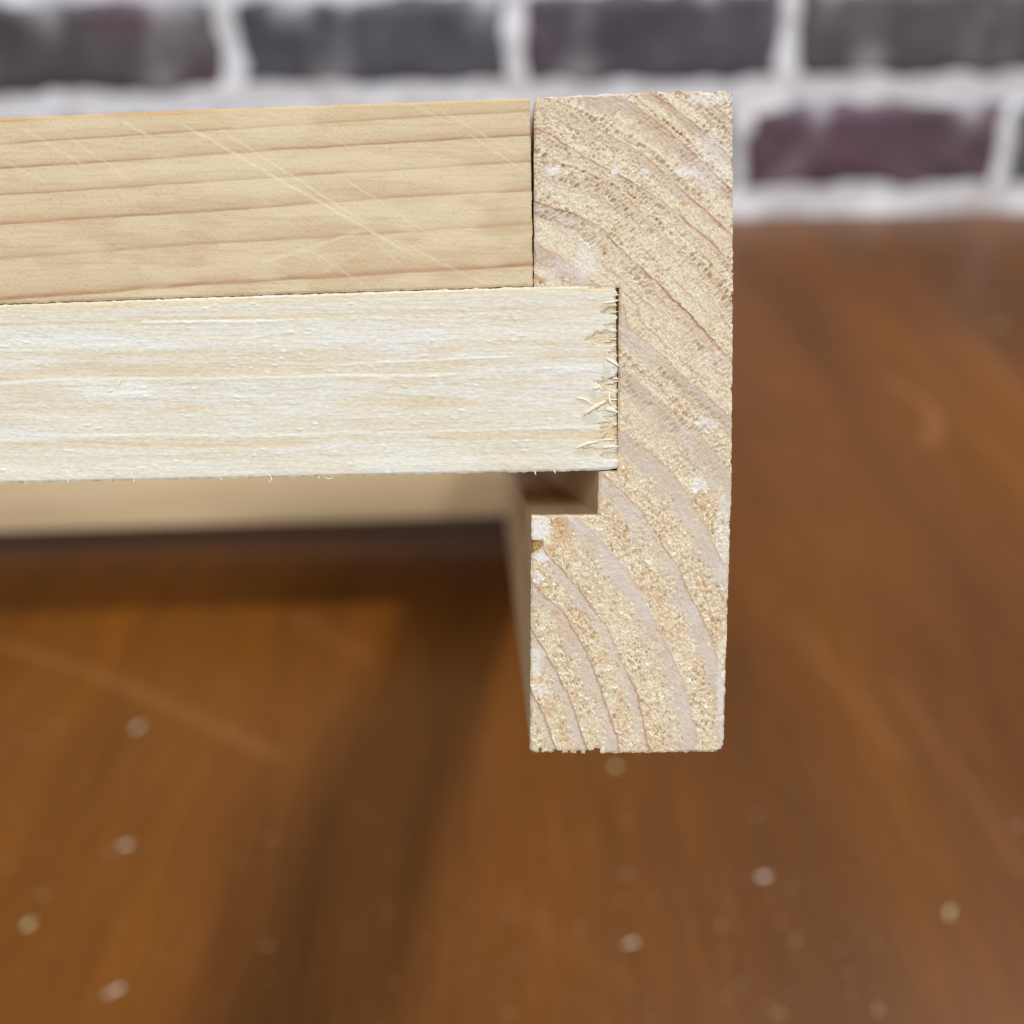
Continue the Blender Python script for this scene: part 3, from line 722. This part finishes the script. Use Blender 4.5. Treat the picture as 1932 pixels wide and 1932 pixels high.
# far cross rail, closing the frame
ZF = -297.0
xb0, yb0 = front(957., 974., ZF); xb1, yb1 = front(0., 1004., ZF)
xb0, yb0, xb1, yb1 = map(float, (xb0, yb0, xb1, yb1))
k = (yb1-yb0)/(xb1-xb0); x_l = xb1-150; y_l = yb0+k*(x_l-xb0)
hh, dd = 62.0, 54.0
ch = 1.0
prof = [(0, 0+ch), (-ch, 0), (-dd+ch, 0), (-dd, ch), (-dd, hh-ch), (-dd+ch, hh), (-ch, hh), (0, hh-ch)]
vs = [(x, y+b, ZF+a) for x, y in ((xb0-.2, yb0), (x_l, y_l)) for a, b in prof]
f = [[i, i+8, (i+1) % 8+8, (i+1) % 8] for i in range(8)]
M_FAR = grain_mat('cross_rail_wood', (206, 180, 140), (212, 188, 150), (194, 164, 122), scale=(10, 160, 160))
gx0, gy0 = map(float, front(1129., 966.)); gx1, gy1 = map(float, front(1129., 888.))
tv = [(x, y, z_) for x in (xb0-.5, gx0-.3) for y in (gy0+.2, gy1-.2) for z_ in (ZF-3, ZF-15)]  # unseen tongue, added to block light entering the groove's far end
tf_ = np.array([[0, 1, 3, 2], [4, 6, 7, 5], [0, 4, 5, 1], [2, 3, 7, 6], [0, 2, 6, 4], [1, 5, 7, 3]])+16
far = mesh_np('cross_rail', np.array(vs+tv)*MM, [np.array(f), np.array([[0, 1, 2, 3, 4, 5, 6, 7], [15, 14, 13, 12, 11, 10, 9, 8]]), tf_], [M_FAR], parent=frame)
tag(far, 'tan cross rail out of focus under the rough rail at the far end')

# ------------------------------------------------------------------ sawdust crumbs on the table
mc, nt, p = new_mat('sawdust_crumb_wood'); L = nt.links.new
at = N(nt, 'ShaderNodeObjectInfo'); tc = N(nt, 'ShaderNodeTexCoord')
nz = N(nt, 'ShaderNodeTexNoise', Scale=2500.0, Detail=3.0); L(tc.outputs['Object'], nz.inputs['Vector'])
mxr = N(nt, 'ShaderNodeMix', data_type='RGBA', blend_type='MULTIPLY'); mxr.inputs['Factor'].default_value = .4
L(at.outputs['Color'], mxr.inputs[6]); L(nz.outputs['Fac'], mxr.inputs[7]); L(mxr.outputs[2], p.inputs['Base Color'])
p.inputs['Roughness'].default_value = .8
CR = [  # px, py, length mm, width mm, turn, tone, label
    (260, 1373, 2.6, 1.6, .6, 'w', 'pale crumb under the left end of the long scratch on the table'),
    (107, 1370, 2.0, 1.3, .2, 'd', 'dull brown crumb just below the long scratch near the left edge'),
    (62, 1400, 1.9, 1.4, 1., 'd', 'faint brownish crumb lower left of the dull crumb by the scratch'),
    (237, 1595, 2.4, 1.7, .5, 'w', 'bright round crumb standing alone left of the dark board shadow'),
    (205, 1612, 2.6, 1.0, .1, 'd', 'faint sliver touching the bright round crumb on its lower left side'),
    (80, 1690, 2.4, 1.4, .5, 'd', 'dim oval crumb just above the yellowish crumb near the left edge'),
    (55, 1745, 2.4, 2.0, .8, 'y', 'yellowish crumb at the left edge near the bottom corner'),
    (20, 1635, 1.8, 1.2, 0., 'd', 'faint crumb at the very left edge above the dim oval crumb'),
    (217, 1870, 2.9, 1.5, .6, 'w', 'bright oblong crumb lowest on the left of the table'),
    (505, 1785, 1.9, 1.5, .4, 'd', 'faint crumb in the lower part of the dark board shadow'),
    (512, 1585, 1.8, 1.5, 1., 'd', 'faint crumb at the upper left border of the dark board shadow'),
    (1161, 1447, 2.0, 2.2, .3, 'y', 'olive yellow crumb straight below the upright board'),
    (1441, 1655, 2.7, 1.7, .0, 'w', 'bright oblong crumb on bare table right of and below the board'),
    (1791, 1722, 2.4, 2.2, .7, 'y', 'bright round crumb farthest right on the lower table'),
    (1191, 1780, 2.1, 1.7, .3, 'w', 'bright crumb near the bottom below the upright board'),
    (1501, 1777, 1.9, 1.6, .9, 'd', 'brownish crumb between the two brightest crumbs on the lower right'),
    (1181, 1650, 1.8, 1.6, .5, 'd', 'dim crumb halfway between the olive crumb and the bright one below'),
    (1423, 1540, 1.7, 1.5, .2, 'd', 'dim crumb above the bright oblong crumb on the right'),
    (1656, 1905, 2.6, 1.9, .9, 'd', 'dim crumb at the bottom edge on the right'),
    (1466, 1912, 2.0, 1.6, .4, 'd', 'dim crumb at the bottom edge left of the other one there'),
    (1921, 1560, 2.2, 2.0, .1, 'd', 'dim crumb at the right edge of the table'),
    (1453, 505, 4.4, 3.6, .3, 'd', 'brownish crumb near the foot of the wall beside the board'),
    (1886, 614, 6.0, 4.2, .5, 'd', 'large greyish flake on the far table at the right edge'),
]
for n, (a, b, l, w, tr, tone, lab) in enumerate(CR):
    c0 = on_table(a, b)
    l *= 1.45; w *= .9; vs = []; nu, nw = 9, 5
    for i in range(nw):
        th_ = math.pi*.5*i/(nw-1)
        for j in range(nu):
            ph = 2*math.pi*j/nu
            r_ = 1+.34*math.sin(ph*2+n)+.26*math.sin(ph*3+n*2.1)
            vs.append((l/2*math.cos(th_)*math.cos(ph)*r_, w/2*math.cos(th_)*math.sin(ph)*r_, .35*w*math.sin(th_)*(1+.2*math.sin(ph+n))))
    f = [[i*nu+j, i*nu+(j+1) % nu, (i+1)*nu+(j+1) % nu, (i+1)*nu+j] for i in range(nw-1) for j in range(nu)]
    o = mesh_np('sawdust_crumb', np.array(vs)*MM, [np.array(f), np.array([list(range(nu))[::-1]])], [mc], smooth=np.r_[np.zeros(len(f)), 0])
    o.location = (c0.x, c0.y, .0002); o.rotation_euler = (0, 0, tr)
    cc = {'w': (240, 226, 204), 'y': (228, 214, 160), 'd': (172, 132, 96)}[tone]
    o.color = (*lin(*cc), 1)
    tag(o, lab, 'sawdust crumb', 'sawdust crumbs scattered on the table')

# fine dust between the crumbs
rs = np.random.RandomState(7)
vs = []; fs = []
for k in range(420):
    if k % 3: a, b = rs.uniform(-60, 2000), rs.uniform(900, 2000)
    else: a, b = rs.normal(1150, 330), rs.normal(1720, 200)
    if b < 430: continue
    p0 = on_table(a, b); r_ = rs.uniform(.15, .42)*MM; el = rs.uniform(.6, 2.6); th_ = rs.uniform(0, math.pi); n = len(vs)
    for m in range(5):
        ph = 2*math.pi*m/5; ex, ey = r_*el*math.cos(ph), r_*math.sin(ph)*rs.uniform(.7, 1.2)
        vs.append((p0.x+ex*math.cos(th_)-ey*math.sin(th_), p0.y+ex*math.sin(th_)+ey*math.cos(th_), .0002))
    vs.append((p0.x, p0.y, .0002+r_*.8))
    fs += [[n+m, n+(m+1) % 5, n+5] for m in range(5)]
dust = mesh_np('sawdust', np.array(vs), [np.array(fs)], [mc])
dust.color = (*lin(186, 146, 104), 1)
tag(dust, 'fine sawdust grains sprinkled over the brown tabletop', 'sawdust', kind='stuff')
